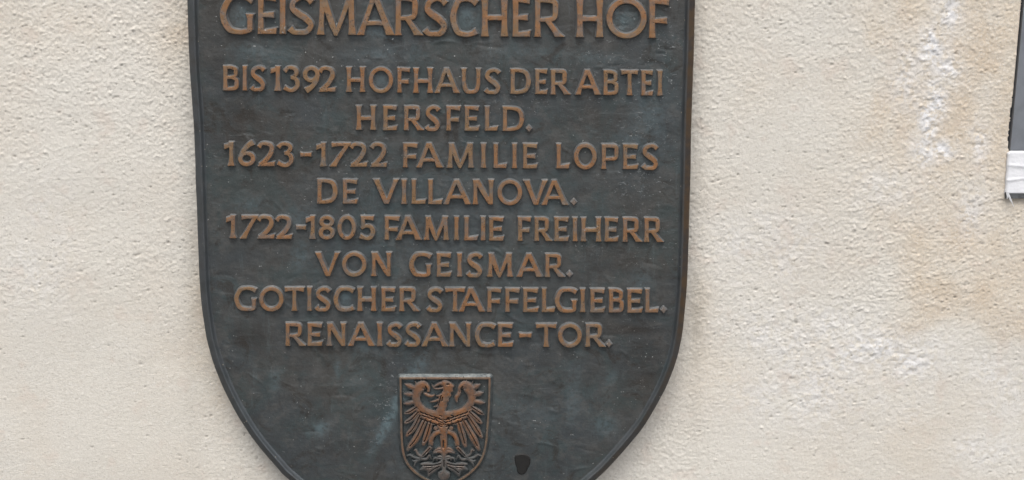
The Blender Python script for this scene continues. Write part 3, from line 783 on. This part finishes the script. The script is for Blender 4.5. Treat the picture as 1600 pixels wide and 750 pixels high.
# wings
def wing(m):
    T = (lambda p: [(2*409-x, y) for x, y in p]) if m else (lambda p: p)
    S_(T([(410,352),(350,348),(300,332),(262,302),(240,262),(238,222),(256,184),(284,164),(310,182),(312,208)]), [52,54,50,48,48,56,66,50,28,16], 5)
    S_(T([(409,392),(352,388),(300,366),(264,338),(244,306)]), [52,46,42,36,26], 5)
    if m: S_([(505,205),(496,225),(484,245),(490,272)], [22,24,26,8])
    else: S_([(282,212),(305,225),(330,234),(352,226)], [10,20,16,5])
    feats = [((245,192),(165,158),24,0),((232,225),(160,220),22,0),((232,266),(158,282),20,4),((240,302),(163,344),22,6),((252,330),(166,404),24,8),((262,352),(176,484),27,10),((296,372),(182,572),32,12),((330,385),(280,538),29,4)]
    if m: feats = [((245,192),(183,160),24,0),((232,228),(163,210),24,0),((232,262),(155,276),22,-4),((240,300),(158,350),22,-6),((252,330),(175,404),24,-8),((264,350),(172,492),28,-6),((296,372),(188,570),32,-8),((322,385),(274,550),30,-4)]
    for (b, t, w, cvx) in feats:
        mid = ((b[0]*.45+t[0]*.55)+cvx*.6, (b[1]*.45+t[1]*.55)+abs(cvx)*.6)
        rnd = w*.5 if t[1] > 380 else 3
        q3 = (t[0]*.86+b[0]*.14, t[1]*.86+b[1]*.14)
        S_(T([b, mid, q3, t]), [w*.95, w*1.36, w*(.95 if t[1] > 380 else .6), rnd], 5)
        if t[1] > 300:
            q = (t[0]*.85+b[0]*.15, t[1]*.85+b[1]*.15); Gr(T([b, mid, q]), 4)
    for (b, t) in (((244,170),(230,142)),((262,160),(272,134)),((284,160),(290,138))): S_(T([b, t]), [16,3])
    Gr(T([(296,175),(302,195),(292,212)]), 5)
    for row in range(3):
        for k in range(5):
            x = 264 + k * 28 + (row % 2) * 12; yb = 330 + k * 10 + row * 21
            Gr(T([(x, yb), (x + 9, yb + 6), (x + 19, yb + 9)]), 5)
    # legs
    S_(T([(390,452),(352,470),(332,505),(326,540)]), [30,34,34,26])
    Gr(T([(384,470),(356,488),(345,515)]), 5)
    S_(T([(330,546),(298,580),(262,616)]), [22,20,18]); Gr(T([(322,556),(280,600)]), 4)
    S_(T([(270,606),(248,592),(236,566),(222,572)]), [16,15,11,3])
    S_(T([(262,620),(225,612),(200,596),(180,604)]), [17,15,11,3])
    S_(T([(258,624),(228,634),(212,630)]), [14,11,4])
    S_(T([(262,620),(236,640),(224,668)]), [16,13,4])
    S_(T([(262,620),(300,622),(320,600),(332,626)]), [16,15,12,3])
    eg.ring(*z(358 if not m else 454, 432), 3.2, 3.2, 3.1, 3.1)
    # tail leaves
    S_(T([(408,585),(385,575),(362,578),(340,586)]), [26,22,16,3])
    S_(T([(408,570),(378,556),(340,580)]), [14,16,3])
    S_(T([(402,612),(380,606),(366,618),(366,634)]), [16,14,10,3])
    S_(T([(396,622),(352,616),(340,640)]), [10,12,3])
    eg.poly(spline([z(*p) for p in T([(402,600),(392,628),(352,648),(300,640),(262,652),(276,664),(258,690),(302,694),(312,730),(346,704),(384,678),(402,650)])], 3, True))
    Gr(T([(388,650),(340,660),(285,660)]), 5); Gr(T([(378,668),(345,684),(320,704)]), 4)
    Gr(T([(330,672),(300,676)]), 4)
wing(False); wing(True)
# body, tail stem and bulb
S_([(404,330),(402,400),(404,450),(408,500),(409,560),(409,620),(409,680)], [104,84,46,44,38,26,30], 5)
eg.poly(spline([z(*p) for p in ((409,640),(396,690),(372,706),(378,738),(408,756),(440,738),(446,708),(422,690))], 4, True))
Gr([(405,510),(405,550)], 7); Gr([(409,628),(409,668)], 4)
for k in range(0, 9, 2):
    Gr([(352+k*13, 372+(k%3)*14), (364+k*13, 378+(k%3)*14)], 5); Gr([(358+k*12, 352+((k+1)%3)*12), (370+k*12, 356+((k+1)%3)*12)], 4); Gr([(372+k*8, 408+(k%2)*8), (382+k*8, 411+(k%2)*8)], 3.5)
Gr([(430,160),(438,160)], 6); Gr([(380,176),(404,172)], 4)
Gr([(392,230),(384,262),(374,290)], 4); Gr([(402,238),(396,262)], 3)
def eagle_extra(X, Y, S, hh, wr):
    g = np.zeros_like(X)
    for pl, w in grooves:
        x0, x1, y0, y1 = pl[:, 0].min()-2, pl[:, 0].max()+2, pl[:, 1].min()-2, pl[:, 1].max()+2
        mk = (X > x0) & (X < x1) & (Y > y0) & (Y < y1)
        if not mk.any(): continue
        xx, yy = X[mk], Y[mk]; d2 = np.full(xx.shape, 1e9)
        for i in range(len(pl) - 1):
            e = pl[i+1] - pl[i]; t = np.clip(((xx-pl[i, 0])*e[0] + (yy-pl[i, 1])*e[1]) / (e@e+1e-9), 0, 1)
            d2 = np.minimum(d2, (xx-pl[i, 0]-t*e[0])**2 + (yy-pl[i, 1]-t*e[1])**2)
        g[mk] = np.maximum(g[mk], np.exp(-(d2 / (w*.62)**2)))
    deep = np.clip(-S / 3.5, 0, 1)
    low = sstep(698, 716, Y)
    out = sstep(18, 40, np.abs(X - 692.5))
    wr = wr * (1 - .95 * g) * (.35 + .75 * deep) * (1 - .75 * low) * (1 - .30 * out)
    hh = hh * (1 - .6 * g)
    return hh, np.clip(wr, 0, 1)
o = relief("eagle", eg.sdf, 628, 758, 592, 752, .42, 1.1, .0048, Y_PLATE, M_eagle, coa, (692, 668), eagle_extra, jit=.12, seed=8, dome=.15)
coa_fix(o)

# black spot stuck on the lower plate
M_tar = simple("black_tar", (.009, .0085, .008), .7)
spot = spline([z_ for z_ in ((805.5,714),(810,711.5),(817,710.5),(824,712.5),(827.5,718),(827,726),(823,733),(820,738.5),(814,740.5),(809.5,737),(808.5,731),(806,724))], 4, True)
o = relief("tar_spot", lambda X, Y: sd_poly(X, Y, spot), 804, 829, 709, 742, .8, 1.2, .0007, Y_PLATE - .0004, M_tar, plaque, (817, 725), jit=.3, seed=5)
child_fix(o); o["label"] = "small black tarry spot on the lower plate"

# ------------------------------------------------------------------ window frame and taped cloth at the right edge
M_frame = simple("slate_grey_painted_frame", (.20, .215, .24), .45, .1, 30, .18)
M_gap = simple("dark_frame_seal", (.035, .038, .048), .6, 0, 60, .3)
M_cloth = simple("white_cloth_tape", (.80, .81, .84), .85, 0, 120, .06, .0006)
M_metal = simple("dull_sill_metal", (.22, .23, .24), .5, .6, 70, .5)

def slab(name, quad, y0, y1, mat, parent, org, bev=.0012, sub=0, wav=0):
    """quad in photo pixels on plane y0 (front), going back to y1"""
    f = W(np.array([q[0] for q in quad]), np.array([q[1] for q in quad]), y0)
    n = len(f); c = f.mean(0)
    d = f - c; s = 1 - bev / np.linalg.norm(d, axis=1, keepdims=True)
    f2 = c + d * s
    V = np.concatenate([f2, f + [0, bev, 0], np.stack([f[:, 0], np.full(n, y1), f[:, 2]], 1)]) - org
    me = bpy.data.meshes.new(name)
    F = [tuple(range(n))]
    for r in range(2):
        for i in range(n):
            j = (i + 1) % n; F.append((r*n+i, (r+1)*n+i, (r+1)*n+j, r*n+j))
    F.append(tuple(range(3*n-1, 2*n-1, -1)))
    me.from_pydata(V.tolist(), [], F); me.update()
    import bmesh
    bm = bmesh.new(); bm.from_mesh(me); bmesh.ops.recalc_face_normals(bm, faces=bm.faces); bm.to_mesh(me); bm.free()
    return link(name, me, mat, parent)

WO = W(1620, 310, .010)
win = link("window", None, loc=WO)
tag(win, "slate grey window frame in the wall opening at the right edge, above the white cloth", "window")
e0, e1 = win_edge(-60), win_edge(310)
slab("frame_seal", [(e0 - 5, -60), (e1 - 6, 312), (e1 + 9, 312), (e0 + 7, -60)], .010, .028, M_gap, win, WO)
slab("frame_stile", [(e0 + 3.2, -60), (e1 + 5.0, 300), (e1 + 60, 300), (e0 + 60, -60)], .004, .026, M_frame, win, WO)
slab("glazing_bead", [(e0 + 61, -60), (e1 + 61, 300), (e1 + 75, 300), (e0 + 75, -60)], .009, .026, M_gap, win, WO)
slab("window_pane", [(e0 + 75.5, -60), (e1 + 75.5, 300), (1795, 300), (1795, -60)], .018, .024, M_gap, win, WO)
slab("sill_edge", [(1571, 300.5), (1571.5, 310.5), (1785, 307), (1785, 297.5)], -.004, .024, M_metal, win, WO)

def cloth():
    n, m = 60, 44
    u, v = np.meshgrid(np.linspace(0, 1, n), np.linspace(0, 1, m))
    le = 1574.8 + (1570.4 - 1574.8) * v + .5 * np.sin(v * 17) * .6
    X = le + (1700 - le) * u
    top = 236.5 + 1.5 * sstep(.04, 0, u) * 2.4 - 1.2 * u; bot = 303.2 + .25 * np.sin(u * 9) - .5 * u
    Y = top + (bot - top) * v
    pos = W(X, Y, -.004)
    fold = (fbm(X, Y * 2.2, 26, 300, 3) - .5) * .0011 + .0007 * np.exp(-((Y - 258 - .1*(X-1580)) / 2.5) ** 2) + .0008 * np.exp(-((Y - 281 + .12*(X-1580)) / 2) ** 2)
    pos[..., 1] -= fold + .0022 * np.sin(u * math.pi * .5)
    pos[:, 0, 1] += .0035; pos[0, :, 1] += .004; pos[-1, :, 1] += .002
    org = W(1618, 303, -.004)
    idx = np.arange(n * m).reshape(m, n)
    F = np.stack([idx[:-1, :-1], idx[1:, :-1], idx[1:, 1:], idx[:-1, 1:]], -1).reshape(-1, 4)
    me = mesh_from("cloth_strip", pos.reshape(-1, 3) - org, F)
    o = link("cloth_strip", me, M_cloth, loc=org)
    sol = o.modifiers.new("thickness", 'SOLIDIFY'); sol.thickness = .0012; sol.offset = -1
    tag(o, "white cloth strip wrapped over the bottom of the grey window frame at the right edge", "cloth")
    # loose fibres hanging from its corner
    cu = bpy.data.curves.new("loose_thread", 'CURVE'); cu.dimensions = '3D'; cu.bevel_depth = .0007; cu.bevel_resolution = 2
    for pts in ([(1574, 302), (1576.5, 309), (1581, 316), (1584, 323)], [(1573, 302), (1574, 307), (1573.6, 311)], [(1575.5, 302), (1579, 310), (1581.5, 317)]):
        sp = cu.splines.new('POLY'); sp.points.add(len(pts) - 1)
        for k, p in enumerate(pts):
            w = W(p[0], p[1], -.007) - org; sp.points[k].co = (*w.tolist(), 1); sp.points[k].radius = 1 - .2 * k
    th = bpy.data.objects.new("loose_thread", cu); scene.collection.objects.link(th); th.parent = o
    cu.materials.append(M_cloth)
    dg = bpy.context.evaluated_depsgraph_get()
    me2 = bpy.data.meshes.new_from_object(th.evaluated_get(dg)); bpy.data.objects.remove(th)
    link("loose_thread", me2, M_cloth, o)
cloth()
print("objects", len(scene.objects), "polys", sum(len(o.data.polygons) for o in scene.objects if o.type == 'MESH'))
